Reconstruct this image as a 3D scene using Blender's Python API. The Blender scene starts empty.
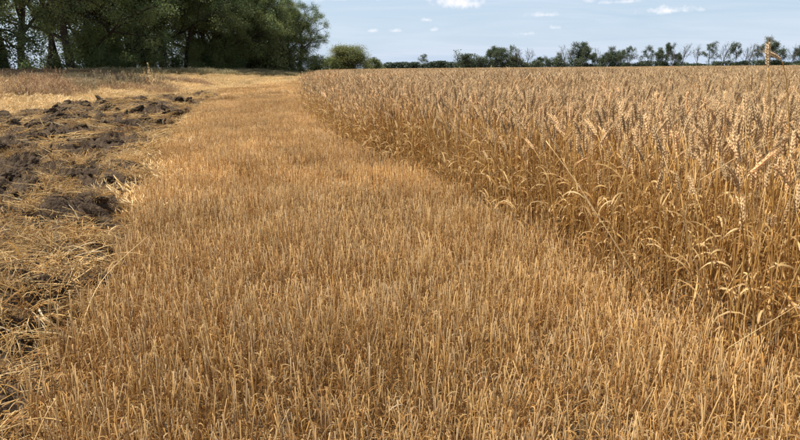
import bpy, math, random
import numpy as np
from mathutils import Matrix, Vector

# ------------------------------------------------------------------ camera
scene = bpy.context.scene
FPX, CAMH, HOR, ROLL = 653.0, 1.2, 68.3, 0.008      # focal length in photo pixels (800 wide), eye height, horizon row, tilt
PITCH = math.atan((220 - HOR) / FPX)
X0 = np.array([1.0, 0, 0]); Y0 = np.array([0, math.sin(PITCH), math.cos(PITCH)]); FW = np.array([0, math.cos(PITCH), -math.sin(PITCH)])
XC = X0 - ROLL * Y0; XC /= np.linalg.norm(XC)
YC = Y0 + ROLL * X0; YC /= np.linalg.norm(YC)
cam_d = bpy.data.cameras.new('camera'); cam = bpy.data.objects.new('camera', cam_d)
scene.collection.objects.link(cam); scene.camera = cam
cam_d.sensor_width = 36.0; cam_d.lens = FPX / 800 * 36.0; cam_d.clip_start = 0.05; cam_d.clip_end = 9000
cam.matrix_world = Matrix(((XC[0], YC[0], -FW[0], 0), (XC[1], YC[1], -FW[1], 0), (XC[2], YC[2], -FW[2], CAMH), (0, 0, 0, 1)))
CAM = np.array([0, 0, CAMH])

def ray(u, v):
    d = (u - 400) * XC + (220 - v) * YC + FPX * FW
    return d / np.linalg.norm(d)
def P(u, v, z=0.0):                       # pixel -> point at height z
    d = ray(u, v); return CAM + d * ((z - CAMH) / d[2])
def PD(u, v, y):                          # pixel -> point at forward distance y
    d = ray(u, v); return CAM + d * (y / d[1])
def proj(p):
    q = np.asarray(p) - CAM
    a, b, c = q @ XC, q @ YC, q @ FW
    return 400 + FPX * a / c, 220 - FPX * b / c

# ------------------------------------------------------------------ sky, sun, exposure
SUN_EL, SUN_AZ = 64.0, -80.0               # azimuth clockwise from the view direction (+Y)
SKY_STRENGTH, SUN_STRENGTH, EXPOSURE = 0.078, 5.0, 0.60
world = bpy.data.worlds.new('World'); scene.world = world; world.use_nodes = True
wn, wl = world.node_tree.nodes, world.node_tree.links
wn.clear()
def wnode(t, **k):
    n = wn.new(t)
    for a, b in k.items(): setattr(n, a, b)
    return n
def wmath(op, a, b=None, c=None, clamp=False):
    n = wnode('ShaderNodeMath', operation=op, use_clamp=clamp)
    for i, s in enumerate((a, b, c)):
        if s is None: continue
        if isinstance(s, (int, float)): n.inputs[i].default_value = s
        else: wl.new(s, n.inputs[i])
    return n.outputs[0]
sky = wnode('ShaderNodeTexSky', sky_type='NISHITA', sun_disc=False)
sky.sun_elevation = math.radians(SUN_EL); sky.sun_rotation = math.radians(SUN_AZ)
sky.altitude = 0; sky.air_density = 1.0; sky.dust_density = 0.35; sky.ozone_density = 1.6
tc = wnode('ShaderNodeTexCoord')
DIR = tc.outputs['Generated']
def wdot(v):
    n = wnode('ShaderNodeVectorMath', operation='DOT_PRODUCT'); wl.new(DIR, n.inputs[0]); n.inputs[1].default_value = v
    return n.outputs['Value']
# thin high veil of cloud over the whole sky
sep = wnode('ShaderNodeSeparateXYZ'); wl.new(DIR, sep.inputs[0])
zz = wmath('ADD', wmath('MAXIMUM', sep.outputs[2], 0.0), 0.12)
comb = wnode('ShaderNodeCombineXYZ')
wl.new(wmath('DIVIDE', sep.outputs[0], zz), comb.inputs[0]); wl.new(wmath('DIVIDE', sep.outputs[1], zz), comb.inputs[1])
vmap = wnode('ShaderNodeMapping'); vmap.inputs['Scale'].default_value = (0.55, 1.1, 1); vmap.inputs['Rotation'].default_value = (0, 0, 0.5)
wl.new(comb.outputs[0], vmap.inputs[0])
vn = wnode('ShaderNodeTexNoise'); vn.inputs['Scale'].default_value = 0.9; vn.inputs['Detail'].default_value = 7; vn.inputs['Roughness'].default_value = 0.6; vn.inputs['Distortion'].default_value = 0.9
wl.new(vmap.outputs[0], vn.inputs['Vector'])
veil = wmath('MULTIPLY_ADD', vn.outputs['Fac'], 2.6, -0.85, clamp=True)
# small cumulus puffs, each in its own direction
pn = wnode('ShaderNodeTexNoise'); pn.inputs['Scale'].default_value = 70; pn.inputs['Detail'].default_value = 5; pn.inputs['Roughness'].default_value = 0.6
wl.new(DIR, pn.inputs['Vector'])
pnv = wmath('MULTIPLY_ADD', pn.outputs['Fac'], 2.2, -1.1)
puffs = [(458, 3, 30, 9, .95), (330, -2, 50, 6, .5), (427, 20, 6, 2.6, .65), (434, 30, 6, 2.6, .6), (373, 31, 9, 2.6, .65), (395, 31, 8, 2.4, .6),
         (546, 15, 16, 3, .55), (525, 34, 10, 2.6, .6), (554, 28, 7, 3, .7), (588, 1, 9, 4, .5), (625, 2, 24, 3, .6), (668, 11, 30, 5, .95),
         (700, -25, 60, 9, .8), (120, -60, 80, 14, .8), (900, -8, 50, 8, .8), (-150, -30, 70, 12, .8), (1100, -60, 90, 14, .8), (560, -70, 80, 12, .8)]
total = None
for (u, v, a, b, k) in puffs:
    c = ray(u, v); r = np.cross(c, (0, 0, 1)); r /= np.linalg.norm(r); up = np.cross(r, c)
    du = wmath('MULTIPLY', wdot(tuple(r)), FPX / a)
    dv0 = wmath('MULTIPLY', wdot(tuple(up)), FPX / b)
    dv = wmath('MAXIMUM', dv0, wmath('MULTIPLY', dv0, -1.9))           # flatter underside
    q = wmath('SQRT', wmath('ADD', wmath('POWER', wmath('ABSOLUTE', du), 2.0), wmath('POWER', dv, 2.0)))
    val = wmath('MULTIPLY', wmath('MULTIPLY_ADD', wmath('ADD', wmath('SUBTRACT', 1.0, q), wmath('MULTIPLY', pnv, 1.35)), 0.85, 0.0, clamp=True), k)
    val = wmath('MULTIPLY', val, wmath('GREATER_THAN', wdot(tuple(c)), 0.0))
    total = val if total is None else wmath('MAXIMUM', total, val)
def wmix(fac, a, b):
    n = wnode('ShaderNodeMix', data_type='RGBA')
    wl.new(fac, n.inputs[0])
    wl.new(a, n.inputs[6])
    if isinstance(b, tuple): n.inputs[7].default_value = b
    else: wl.new(b, n.inputs[7])
    return n.outputs[2]
hz = wmath('POWER', wmath('SUBTRACT', 1.0, wmath('MAXIMUM', sep.outputs[2], 0.0), clamp=True), 7.0)
skyc = wmix(wmath('MULTIPLY', hz, 0.80), sky.outputs[0], (4.3, 5.75, 8.2, 1))
skyc = wmix(wmath('MULTIPLY', veil, 0.6), skyc, (6.8, 7.4, 8.4, 1))
skyc = wmix(total, skyc, (9.4, 9.2, 9.4, 1))
bg = wnode('ShaderNodeBackground'); bg.inputs['Strength'].default_value = SKY_STRENGTH
wl.new(skyc, bg.inputs['Color'])
wo = wnode('ShaderNodeOutputWorld'); wl.new(bg.outputs[0], wo.inputs[0])

sun_d = bpy.data.lights.new('sun', 'SUN'); sun_d.energy = SUN_STRENGTH; sun_d.angle = math.radians(0.53); sun_d.color = (1.0, 0.955, 0.88)
sun = bpy.data.objects.new('sun', sun_d); scene.collection.objects.link(sun)
sv = Vector((math.sin(math.radians(SUN_AZ)) * math.cos(math.radians(SUN_EL)), math.cos(math.radians(SUN_AZ)) * math.cos(math.radians(SUN_EL)), math.sin(math.radians(SUN_EL))))
sun.rotation_euler = sv.to_track_quat('Z', 'Y').to_euler(); sun.location = (30, 10, 60)
vs = scene.view_settings
vs.view_transform = 'Standard'; vs.look = 'None'; vs.exposure = EXPOSURE; vs.gamma = 1.0; vs.use_curve_mapping = False
scene.cycles.max_bounces = 6; scene.cycles.diffuse_bounces = 4; scene.cycles.glossy_bounces = 2; scene.cycles.transmission_bounces = 4
scene.cycles.use_adaptive_sampling = True; scene.cycles.adaptive_threshold = 0.02

# ------------------------------------------------------------------ helpers
rng = np.random.default_rng(7)
random.seed(7)
LINK = scene.collection.objects.link

def tagit(o, label=None, cat=None, group=None, kind=None):
    for k, v in (('label', label), ('category', cat), ('group', group), ('kind', kind)):
        if v: o[k] = v
    return o
def empty(name, loc=(0, 0, 0), rz=0.0):
    o = bpy.data.objects.new(name, None); o.empty_display_size = 0.1; o.location = loc; o.rotation_euler = (0, 0, rz); LINK(o); return o
def mobj(name, me, parent=None):
    o = bpy.data.objects.new(name, me); LINK(o)
    if parent is not None: o.parent = parent
    return o

class Geo:
    """collects vertices, faces (same size per block) and one colour per vertex (alpha = how far light passes through)"""
    def __init__(s): s.v, s.f, s.c, s.n = [], [], [], 0
    def add(s, v, f, c):
        v = np.asarray(v, float); f = np.asarray(f, int); c = np.asarray(c, float)
        if c.ndim == 1: c = np.tile(c, (len(v), 1))
        s.v.append(v); s.f.append(f + s.n); s.c.append(c); s.n += len(v)
    def addg(s, g, M=None, t=None, tint=None):
        v = np.concatenate(g.v); c = np.concatenate(g.c)
        if M is not None: v = v @ M.T
        if t is not None: v = v + t
        if tint is not None: c = c * np.array([tint, tint, tint, 1.0])
        for f in g.f: s.f.append(f + s.n)
        s.v.append(v); s.c.append(c); s.n += len(v)
    def mesh(s, name, mat, smooth=False):
        v = np.concatenate(s.v); c = np.concatenate(s.c)
        me = bpy.data.meshes.new(name)
        nl = sum(f.size for f in s.f); npoly = sum(len(f) for f in s.f)
        me.vertices.add(len(v)); me.vertices.foreach_set('co', v.astype(np.float32).ravel())
        me.loops.add(nl); me.loops.foreach_set('vertex_index', np.concatenate([f.ravel() for f in s.f]).astype(np.int32))
        sizes = np.concatenate([np.full(len(f), f.shape[1]) for f in s.f])
        me.polygons.add(npoly)
        me.polygons.foreach_set('loop_start', (np.cumsum(sizes) - sizes).astype(np.int32))
        at = me.attributes.new('col', 'FLOAT_COLOR', 'POINT')
        at.data.foreach_set('color', c.astype(np.float32).ravel())
        if smooth: me.polygons.foreach_set('use_smooth', np.ones(npoly, bool))
        me.materials.append(mat); me.update(calc_edges=True)
        return me

def frame(t):
    t = t / np.linalg.norm(t)
    a = np.array([0, 0, 1.0]) if abs(t[2]) < 0.9 else np.array([1.0, 0, 0])
    s = np.cross(t, a); s /= np.linalg.norm(s)
    return s, np.cross(s, t)
def tube(g, path, rad, k, col, cap=True):
    path = np.asarray(path, float); n = len(path)
    rad = np.broadcast_to(np.asarray(rad, float), (n,))
    tan = np.gradient(path, axis=0)
    s, b = frame(tan[0]); V = []
    ang = np.arange(k) * 2 * math.pi / k
    for i in range(n):
        t = tan[i] / (np.linalg.norm(tan[i]) + 1e-12)
        s = s - t * (s @ t); s /= np.linalg.norm(s) + 1e-12; b = np.cross(t, s)
        V.append(path[i] + rad[i] * (np.cos(ang)[:, None] * s + np.sin(ang)[:, None] * b))
    V = np.concatenate(V)
    i = np.arange(n - 1)[:, None] * k; j = np.arange(k)[None]; j2 = (j + 1) % k
    Fq = np.stack([i + j, i + j2, i + k + j2, i + k + j], -1).reshape(-1, 4)
    c = np.asarray(col, float)
    if c.ndim == 2: c = np.repeat(c, k, axis=0)
    g.add(V, Fq, c)
    if cap and k >= 4:
        g.f.append(np.arange(k)[None] + (g.n - k))
    elif cap:
        g.f.append(np.arange(k)[None] + (g.n - k))
def ribbon(g, path, width, side, col, fold=0.0):
    path = np.asarray(path, float); n = len(path)
    w = np.broadcast_to(np.asarray(width, float), (n,))
    V = np.empty((2 * n, 3)); V[0::2] = path - side * w[:, None] / 2; V[1::2] = path + side * w[:, None] / 2
    i = np.arange(n - 1)[:, None] * 2
    Fq = np.concatenate([i, i + 1, i + 3, i + 2], 1)
    g.add(V, Fq, col)
def rotz(a):
    c, s = math.cos(a), math.sin(a); return np.array([[c, -s, 0], [s, c, 0], [0, 0, 1.0]])
def unit(v): return v / (np.linalg.norm(v) + 1e-12)

_perm = np.random.default_rng(3).permutation(4096)
def perlin(x, y, seed=0):
    x = np.asarray(x, float) + seed * 17.31; y = np.asarray(y, float) + seed * 9.77
    xi = np.floor(x).astype(int); yi = np.floor(y).astype(int); xf = x - xi; yf = y - yi
    def gr(a, b):
        h = _perm[(_perm[a & 4095] + b) & 4095] * (2 * math.pi / 4096)
        return np.cos(h), np.sin(h)
    def dt(a, b, dx, dy):
        gx, gy = gr(a, b); return gx * dx + gy * dy
    u = xf ** 3 * (xf * (xf * 6 - 15) + 10); v = yf ** 3 * (yf * (yf * 6 - 15) + 10)
    n00 = dt(xi, yi, xf, yf); n10 = dt(xi + 1, yi, xf - 1, yf); n01 = dt(xi, yi + 1, xf, yf - 1); n11 = dt(xi + 1, yi + 1, xf - 1, yf - 1)
    return ((n00 * (1 - u) + n10 * u) * (1 - v) + (n01 * (1 - u) + n11 * u) * v) * 1.4
def sstep(t): t = np.clip(t, 0, 1); return t * t * (3 - 2 * t)

# ------------------------------------------------------------------ materials
def base_mat(name):
    m = bpy.data.materials.new(name); m.use_nodes = True; m.node_tree.nodes.clear()
    return m, m.node_tree.nodes, m.node_tree.links
def plant_mat(name, rough=0.5, spec=0.3, tint_lo=0.72, tint_hi=1.28, trans_warm=1.0):
    m, n, l = base_mat(name)
    a = n.new('ShaderNodeAttribute'); a.attribute_name = 'col'
    ti = n.new('ShaderNodeAttribute'); ti.attribute_type = 'INSTANCER'; ti.attribute_name = 'tint'
    oi = n.new('ShaderNodeObjectInfo')
    mr = n.new('ShaderNodeMapRange'); mr.inputs[3].default_value = tint_lo; mr.inputs[4].default_value = tint_hi
    ad = n.new('ShaderNodeMath'); ad.operation = 'ADD'
    l.new(ti.outputs['Fac'], ad.inputs[0]); l.new(oi.outputs['Random'], mr.inputs[0])
    l.new(mr.outputs[0], ad.inputs[1])
    mul = n.new('ShaderNodeVectorMath'); mul.operation = 'SCALE'
    l.new(a.outputs['Color'], mul.inputs[0]); l.new(ad.outputs[0], mul.inputs['Scale'])
    p = n.new('ShaderNodeBsdfPrincipled'); p.inputs['Roughness'].default_value = rough; p.inputs['Specular IOR Level'].default_value = spec
    t = n.new('ShaderNodeBsdfTranslucent'); mx = n.new('ShaderNodeMixShader'); o = n.new('ShaderNodeOutputMaterial')
    l.new(mul.outputs[0], p.inputs['Base Color']); l.new(mul.outputs[0], t.inputs['Color'])
    l.new(a.outputs['Alpha'], mx.inputs[0]); l.new(p.outputs[0], mx.inputs[1]); l.new(t.outputs[0], mx.inputs[2]); l.new(mx.outputs[0], o.inputs[0])
    return m
M_straw = plant_mat('dry_straw', 0.55, 0.2, 0.8, 1.2)
M_leaf = plant_mat('green_foliage', 0.5, 0.3, 0.85, 1.15)
def bark_mat():
    m, n, l = base_mat('bark')
    a = n.new('ShaderNodeAttribute'); a.attribute_name = 'col'
    tx = n.new('ShaderNodeTexNoise'); tx.inputs['Scale'].default_value = 6; tx.inputs['Detail'].default_value = 6
    g = n.new('ShaderNodeTexCoord'); mp = n.new('ShaderNodeMapping'); mp.inputs['Scale'].default_value = (3, 3, 0.6)
    l.new(g.outputs['Object'], mp.inputs[0]); l.new(mp.outputs[0], tx.inputs['Vector'])
    mr = n.new('ShaderNodeMapRange'); mr.inputs[3].default_value = 0.5; mr.inputs[4].default_value = 1.5; l.new(tx.outputs[0], mr.inputs[0])
    mul = n.new('ShaderNodeVectorMath'); mul.operation = 'SCALE'; l.new(a.outputs['Color'], mul.inputs[0]); l.new(mr.outputs[0], mul.inputs['Scale'])
    p = n.new('ShaderNodeBsdfPrincipled'); p.inputs['Roughness'].default_value = 0.9; p.inputs['Specular IOR Level'].default_value = 0.1
    b = n.new('ShaderNodeBump'); b.inputs['Strength'].default_value = 0.6; b.inputs['Distance'].default_value = 0.05; l.new(tx.outputs[0], b.inputs['Height']); l.new(b.outputs[0], p.inputs['Normal'])
    o = n.new('ShaderNodeOutputMaterial'); l.new(mul.outputs[0], p.inputs['Base Color']); l.new(p.outputs[0], o.inputs[0])
    return m
M_bark = bark_mat()
def soil_mat(name, dark, light, s1, s2, lo, hi, litter=None):
    m, n, l = base_mat(name)
    g = n.new('ShaderNodeNewGeometry')
    a = n.new('ShaderNodeTexNoise'); a.inputs['Scale'].default_value = s1; a.inputs['Detail'].default_value = 8; a.inputs['Roughness'].default_value = 0.65
    b = n.new('ShaderNodeTexNoise'); b.inputs['Scale'].default_value = s2; b.inputs['Detail'].default_value = 6
    l.new(g.outputs['Position'], a.inputs['Vector']); l.new(g.outputs['Position'], b.inputs['Vector'])
    r = n.new('ShaderNodeMapRange'); r.inputs[1].default_value = lo; r.inputs[2].default_value = hi; l.new(a.outputs[0], r.inputs[0])
    mx = n.new('ShaderNodeMix'); mx.data_type = 'RGBA'; mx.inputs[6].default_value = (*dark, 1); mx.inputs[7].default_value = (*light, 1); l.new(r.outputs[0], mx.inputs[0])
    out = mx.outputs[2]
    if litter is not None:      # zone colour carried by the sheet (verge litter, bare soil)
        at = n.new('ShaderNodeAttribute'); at.attribute_name = 'col'
        m2 = n.new('ShaderNodeMix'); m2.data_type = 'RGBA'; l.new(at.outputs['Alpha'], m2.inputs[0]); l.new(out, m2.inputs[6])
        r2 = n.new('ShaderNodeMapRange'); r2.inputs[3].default_value = 0.6; r2.inputs[4].default_value = 1.3; l.new(b.outputs[0], r2.inputs[0])
        sc = n.new('ShaderNodeVectorMath'); sc.operation = 'SCALE'; l.new(at.outputs['Color'], sc.inputs[0]); l.new(r2.outputs[0], sc.inputs['Scale'])
        l.new(sc.outputs[0], m2.inputs[7]); out = m2.outputs[2]
    p = n.new('ShaderNodeBsdfPrincipled'); p.inputs['Roughness'].default_value = 0.95; p.inputs['Specular IOR Level'].default_value = 0.15
    bu = n.new('ShaderNodeBump'); bu.inputs['Strength'].default_value = 0.9; bu.inputs['Distance'].default_value = 0.03; l.new(b.outputs[0], bu.inputs['Height']); l.new(bu.outputs[0], p.inputs['Normal'])
    o = n.new('ShaderNodeOutputMaterial'); l.new(out, p.inputs['Base Color']); l.new(p.outputs[0], o.inputs[0])
    return m
M_ground = soil_mat('field_ground', (0.085, 0.06, 0.038), (0.27, 0.19, 0.095), 9, 60, 0.35, 0.65, litter=True)
M_soil = soil_mat('tilled_soil', (0.047, 0.031, 0.019), (0.135, 0.090, 0.053), 9, 55, 0.36, 0.70)
M_clod = soil_mat('clod_soil', (0.047, 0.031, 0.019), (0.132, 0.088, 0.052), 14, 70, 0.36, 0.70)

# ------------------------------------------------------------------ layout of the field (from the ground plane)
Wy = [0.0, 1.9, 2.3, 3.2, 3.65, 4.4, 5.8, 8.0, 12.4, 22.9, 46, 115, 300]
Wx = [1.42, 1.32, 1.26, 1.13, .95, .69, .27, -.25, -1.33, -2.95, -6.2, -11, -14]
def xW(y): return np.interp(y, Wy, Wx)                # edge of the standing wheat
Sy = [0.0, 1.75, 2.2, 3.1, 4.6, 8.5, 16.2, 22.9, 27.3, 31]
Sx = [-.95, -1.1, -1.25, -1.49, -1.95, -3.09, -5.07, -6.42, -7.2, -8.6]
def xS(y): return np.interp(y, Sy, Sx)                # stubble / ploughed strip
Ty = [0, 8, 14.5, 20.3, 24.4, 28.4, 31]
Tx = [-5.8, -7.4, -8.9, -10.3, -10.2, -9.0, -8.6]
def xT(y): return np.interp(y, Ty, Tx)                # ploughed strip / grass verge
YT = 31.0
def hgt(x, y):
    x = np.asarray(x, float); y = np.asarray(y, float)
    return 0.92 * sstep((-x - 9.2) / 13) * sstep((y - 2) / 12) + 0.05 * perlin(x * .12, y * .12, 5) * sstep((np.hypot(x, y) - 8) / 15)

# the ground: one sheet to the horizon
def spaced(lim, near, n, grow):
    a = near * (np.expm1(np.linspace(0, grow, n)) / math.expm1(grow) * (lim / near)); return a
xs = np.unique(np.concatenate([-spaced(4000, 1, 120, 7.5), spaced(4000, 1, 120, 7.5)]))
ys = np.unique(np.concatenate([-spaced(400, 1, 25, 6), spaced(6000, 1, 170, 8)]))
GX, GY = np.meshgrid(xs, ys)
GZ = hgt(GX, GY)
g = Geo()
nx, ny = len(xs), len(ys)
ii = (np.arange(ny - 1)[:, None] * nx + np.arange(nx - 1)[None]).ravel()
verge = ((GX < np.where(GY < YT, xT(GY), -2.95)) & (GX < xW(GY))).astype(float)
cc = np.zeros((GX.size, 4)); cc[:, :3] = (0.34, 0.245, 0.125); cc[:, 3] = (verge * 0.8).ravel()
far = (np.hypot(GX, GY) > 285).ravel(); cc[far, :3] = (0.2, 0.17, 0.08); cc[far, 3] = 0.9
g.add(np.stack([GX.ravel(), GY.ravel(), GZ.ravel()], 1), np.stack([ii, ii + 1, ii + nx + 1, ii + nx], 1), cc)
tagit(mobj('ground', g.mesh('ground', M_ground, True)), 'flat dry soil and chaff under the stubble and wheat', 'ground', kind='structure')

# the ploughed strip: rough turned soil
def tillz(x, y):
    x = np.asarray(x, float); y = np.asarray(y, float)
    wx = x + 0.25 * perlin(x * 1.3, y * 1.3, 11); wy = y + 0.25 * perlin(x * 1.3, y * 1.3, 12)
    furrow = np.abs(perlin((x + 0.24 * y) * 0.75, y * 0.16, 9))
    big = perlin(wx * 1.1, wy * 0.9, 1) * 0.13
    lump = (0.5 - np.abs(perlin(wx * 2.4, wy * 2.4, 2))) * 0.27
    small = (0.5 - np.abs(perlin(wx * 6, wy * 6, 3))) * 0.13 + (0.5 - np.abs(perlin(x * 12, y * 12, 4))) * 0.075 + (0.5 - np.abs(perlin(x * 23, y * 23, 6))) * 0.032
    edge = np.minimum(xS(y) + 0.12 - x, x - xT(y) + 0.1)
    fade = sstep(edge / 0.45) * sstep((YT - y) / 2)
    return hgt(x, y) + 0.006 - 0.03 * (1 - fade) + fade * (0.04 + big + lump + small - furrow * 0.05)
nu, nv = 300, 900
vv = 0.5 * (YT / 0.5) ** np.linspace(0, 1, nv)
uu = np.linspace(0, 1, nu)
UU, VV = np.meshgrid(uu, vv)
TX = (xT(VV) - 0.1) * (1 - UU) + (xS(VV) + 0.12) * UU
g = Geo(); ii = (np.arange(nv - 1)[:, None] * nu + np.arange(nu - 1)[None]).ravel()
g.add(np.stack([TX.ravel(), VV.ravel(), tillz(TX, VV).ravel()], 1), np.stack([ii, ii + 1, ii + nu + 1, ii + nu], 1), (0.05, 0.04, 0.03, 0))
tagit(mobj('ploughed_soil', g.mesh('ploughed_soil', M_soil, False)), 'strip of dark turned soil between stubble and dry grass verge', 'soil', kind='structure')

# ------------------------------------------------------------------ straw colours and plant builders
GOLD = np.array([0.53, 0.305, 0.090]); PALE = np.array([0.70, 0.49, 0.225]); BROWN = np.array([0.31, 0.145, 0.042]); EARC = np.array([0.71, 0.50, 0.265])
def scol(r, pale=0.25, brown=0.3):
    c = GOLD * (0.85 + 0.3 * r.random()); q = r.random()
    if q < pale: c = c + (PALE - c) * r.uniform(.4, 1)
    elif q < pale + brown: c = c + (BROWN - c) * r.uniform(.3, .9)
    elif q > .91: c = c + (np.array([.54, .43, .265]) - c) * r.uniform(.4, 1)      # weathered grey straw
    return c
def rgba(c, a): return np.array([c[0], c[1], c[2], a])

def dry_leaf(g, r, p, az, L, w, col, n=7, droop=1.0):
    d = np.array([math.cos(az), math.sin(az), 0]); up = np.array([0, 0, 1.0]); side = np.array([-math.sin(az), math.cos(az), 0])
    el = r.uniform(.7, 1.35); pts = [np.array(p, float)]; sides = []
    tw = r.uniform(-2.5, 2.5); curl = r.uniform(1.2, 3.6) * droop; yaw = r.uniform(-.8, .8)
    for i in range(n):
        t = i / (n - 1)
        e = el - curl * t ** 1.5
        dd = d * math.cos(e) + up * math.sin(e) + side * yaw * t
        s = side * math.cos(tw * t) + np.cross(side, unit(dd)) * math.sin(tw * t)
        sides.append(s)
        if i < n - 1: pts.append(pts[-1] + unit(dd) * L / (n - 1))
    t = np.linspace(0, 1, n)
    ribbon(g, np.array(pts), w * np.clip(np.minimum(1, 0.6 + t * 2) * (1 - t ** 3) + 0.06, 0, 1), np.array(sides), rgba(col, 0.35))

def build_ear(g, r, p, t, L, detail, col):
    """ear of wheat from point p along direction t: two ranks of overlapping spikelets with short awns"""
    t = unit(t); s, f = frame(t); a = r.uniform(0, 6.28); s, f = s * math.cos(a) + f * math.sin(a), f * math.cos(a) - s * math.sin(a)
    nod = s * r.uniform(-.35, .35) + f * r.uniform(-.25, .25) + np.array([0, 0, -0.15])
    n = detail
    def at(q): return p + t * L * q + nod * L * 0.5 * q * q
    tube(g, [at(0), at(.5), at(.97)], [.0018, .0016, .001], 3, rgba(col * .9, .05))
    for i in range(n):
        q = (i + .3) / n * .93; sg = 1 if i % 2 else -1
        fat = math.sin(math.pi * (0.18 + 0.74 * q)) ** 0.6
        for h in (-1, 1):
            b = at(q) + s * sg * .0022
            ax = unit(t * 1.0 + nod * q + s * sg * r.uniform(.12, .34) + f * h * r.uniform(.08, .28))
            l = L / n * r.uniform(2.5, 3.3); w = .0033 * fat * r.uniform(.85, 1.15)
            s2, f2 = frame(ax); m = b + ax * l * .45
            ring = np.array([m + (s2 * c + f2 * k) * w for c, k in ((1, 0), (0, 1), (-1, 0), (0, -1))])
            V = np.concatenate([[b], ring, [b + ax * l]])
            F = [[0, 2, 1], [0, 3, 2], [0, 4, 3], [0, 1, 4], [5, 1, 2], [5, 2, 3], [5, 3, 4], [5, 4, 1]]
            cc = col * r.uniform(.86, 1.14)
            g.add(V, F, rgba(cc, .32))
            if r.random() < .85:
                al = r.uniform(.010, .045); tip = b + ax * l
                g.add([tip - f2 * .0005, tip + f2 * .0005, tip + unit(ax + t) * al], [[0, 1, 2]], rgba(cc * 1.08, .3))

def stem_path(r, H, n=8, lean=0.13):
    az = r.uniform(0, 6.28); k = abs(r.normal(0, lean)); b = r.normal(0, .018, 2)
    z = np.linspace(0, 1, n)
    x = math.cos(az) * k * z ** 1.7 * H + b[0] * np.sin(z * math.pi); y = math.sin(az) * k * z ** 1.7 * H + b[1] * np.sin(z * math.pi)
    return np.stack([x, y, z * H - 0.01], 1)
def stem_into(g, r, path, col, k=4, r0=.0024):
    n = len(path); t = np.linspace(0, 1, n)
    rad = r0 * (1.12 - .55 * t) * np.where((np.arange(n) % 3) == 1, 1.22, 1.0)
    c2 = scol(r, .2, .4); m = (np.arange(n) % 4 < 2)[:, None]
    c = np.concatenate([np.where(m, col, .5 * col + .5 * c2), np.full((n, 1), .04)], 1)
    tube(g, path, rad, k, c)

def wheat_parts(seed):
    r = np.random.default_rng(seed)
    H = r.uniform(.70, .82); path = stem_path(r, H, 9)
    col = scol(r, .2, .25)
    gs = Geo(); stem_into(gs, r, path, col)
    ge = Geo(); tdir = unit(path[-1] - path[-2])
    if seed % 4 == 1: tdir = tdir + np.array([math.cos(seed), math.sin(seed), -.5]) * r.uniform(.2, .7)
    build_ear(ge, r, path[-1], tdir, r.uniform(.085, .118), 15, EARC * r.uniform(.82, 1.18))
    leaves = []
    for j in range(r.integers(2, 5)):
        gl = Geo(); q = r.uniform(.12, .78); i = q * 8; p = path[int(i)] + (path[int(i) + 1] - path[int(i)]) * (i % 1)
        dry_leaf(gl, r, p, r.uniform(0, 6.28), r.uniform(.10, .24), r.uniform(.005, .010), scol(r, .45, .25))
        leaves.append(gl)
    return gs, ge, leaves

def collection(name): return bpy.data.collections.new(name)
def proto(coll, name, g, mat=None, smooth=False):
    o = bpy.data.objects.new(name, g.mesh(name, mat or M_straw, smooth)); coll.objects.link(o); return o

# scatter: points with rotation / scale / variant / tint attributes, instanced by geometry nodes
_gn = {}
def gn_tree(coll):
    t = bpy.data.node_groups.new('scatter_' + coll.name, 'GeometryNodeTree')
    t.interface.new_socket('Geometry', in_out='INPUT', socket_type='NodeSocketGeometry')
    t.interface.new_socket('Geometry', in_out='OUTPUT', socket_type='NodeSocketGeometry')
    N, L = t.nodes, t.links
    gi, go = N.new('NodeGroupInput'), N.new('NodeGroupOutput')
    ci = N.new('GeometryNodeCollectionInfo'); ci.inputs['Collection'].default_value = coll
    ci.inputs['Separate Children'].default_value = True; ci.inputs['Reset Children'].default_value = True
    ip = N.new('GeometryNodeInstanceOnPoints'); ip.inputs['Pick Instance'].default_value = True
    def att(nm, ty):
        a = N.new('GeometryNodeInputNamedAttribute'); a.data_type = ty; a.inputs['Name'].default_value = nm; return a.outputs['Attribute']
    L.new(gi.outputs[0], ip.inputs['Points']); L.new(ci.outputs[0], ip.inputs['Instance'])
    L.new(att('idx', 'INT'), ip.inputs['Instance Index']); L.new(att('rot', 'FLOAT_VECTOR'), ip.inputs['Rotation']); L.new(att('scl', 'FLOAT_VECTOR'), ip.inputs['Scale'])
    L.new(ip.outputs[0], go.inputs[0])
    return t
class Scatter:
    def __init__(s): s.p, s.r, s.s, s.i, s.t = [], [], [], [], []
    def add(s, p, rot, scl, idx, tint):
        n = len(p)
        s.p.append(np.asarray(p, float)); s.r.append(np.asarray(rot, float)); s.s.append(np.asarray(scl, float)); s.i.append(np.asarray(idx, int)); s.t.append(np.broadcast_to(np.asarray(tint, float), (n,)))
    def build(s, name, coll, label, cat):
        p = np.concatenate(s.p); me = bpy.data.meshes.new(name); me.vertices.add(len(p)); me.vertices.foreach_set('co', p.astype(np.float32).ravel())
        for nm, ty, dat, f in (('rot', 'FLOAT_VECTOR', s.r, 'vector'), ('scl', 'FLOAT_VECTOR', s.s, 'vector'), ('idx', 'INT', s.i, 'value'), ('tint', 'FLOAT', s.t, 'value')):
            a = me.attributes.new(nm, ty, 'POINT'); d = np.concatenate(dat)
            a.data.foreach_set(f, (d.astype(np.int32) if ty == 'INT' else d.astype(np.float32)).ravel())
        o = mobj(name, me); md = o.modifiers.new('scatter', 'NODES'); md.node_group = gn_tree(coll)
        return tagit(o, label, cat, kind='stuff')
def rz_rot(n, tilt=0.06): return np.stack([rng.normal(0, tilt, n), rng.normal(0, tilt, n), rng.uniform(0, 6.28, n)], 1)
def scl3(a, b=None): b = a if b is None else b; return np.stack([a, a, b], 1)
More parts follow.
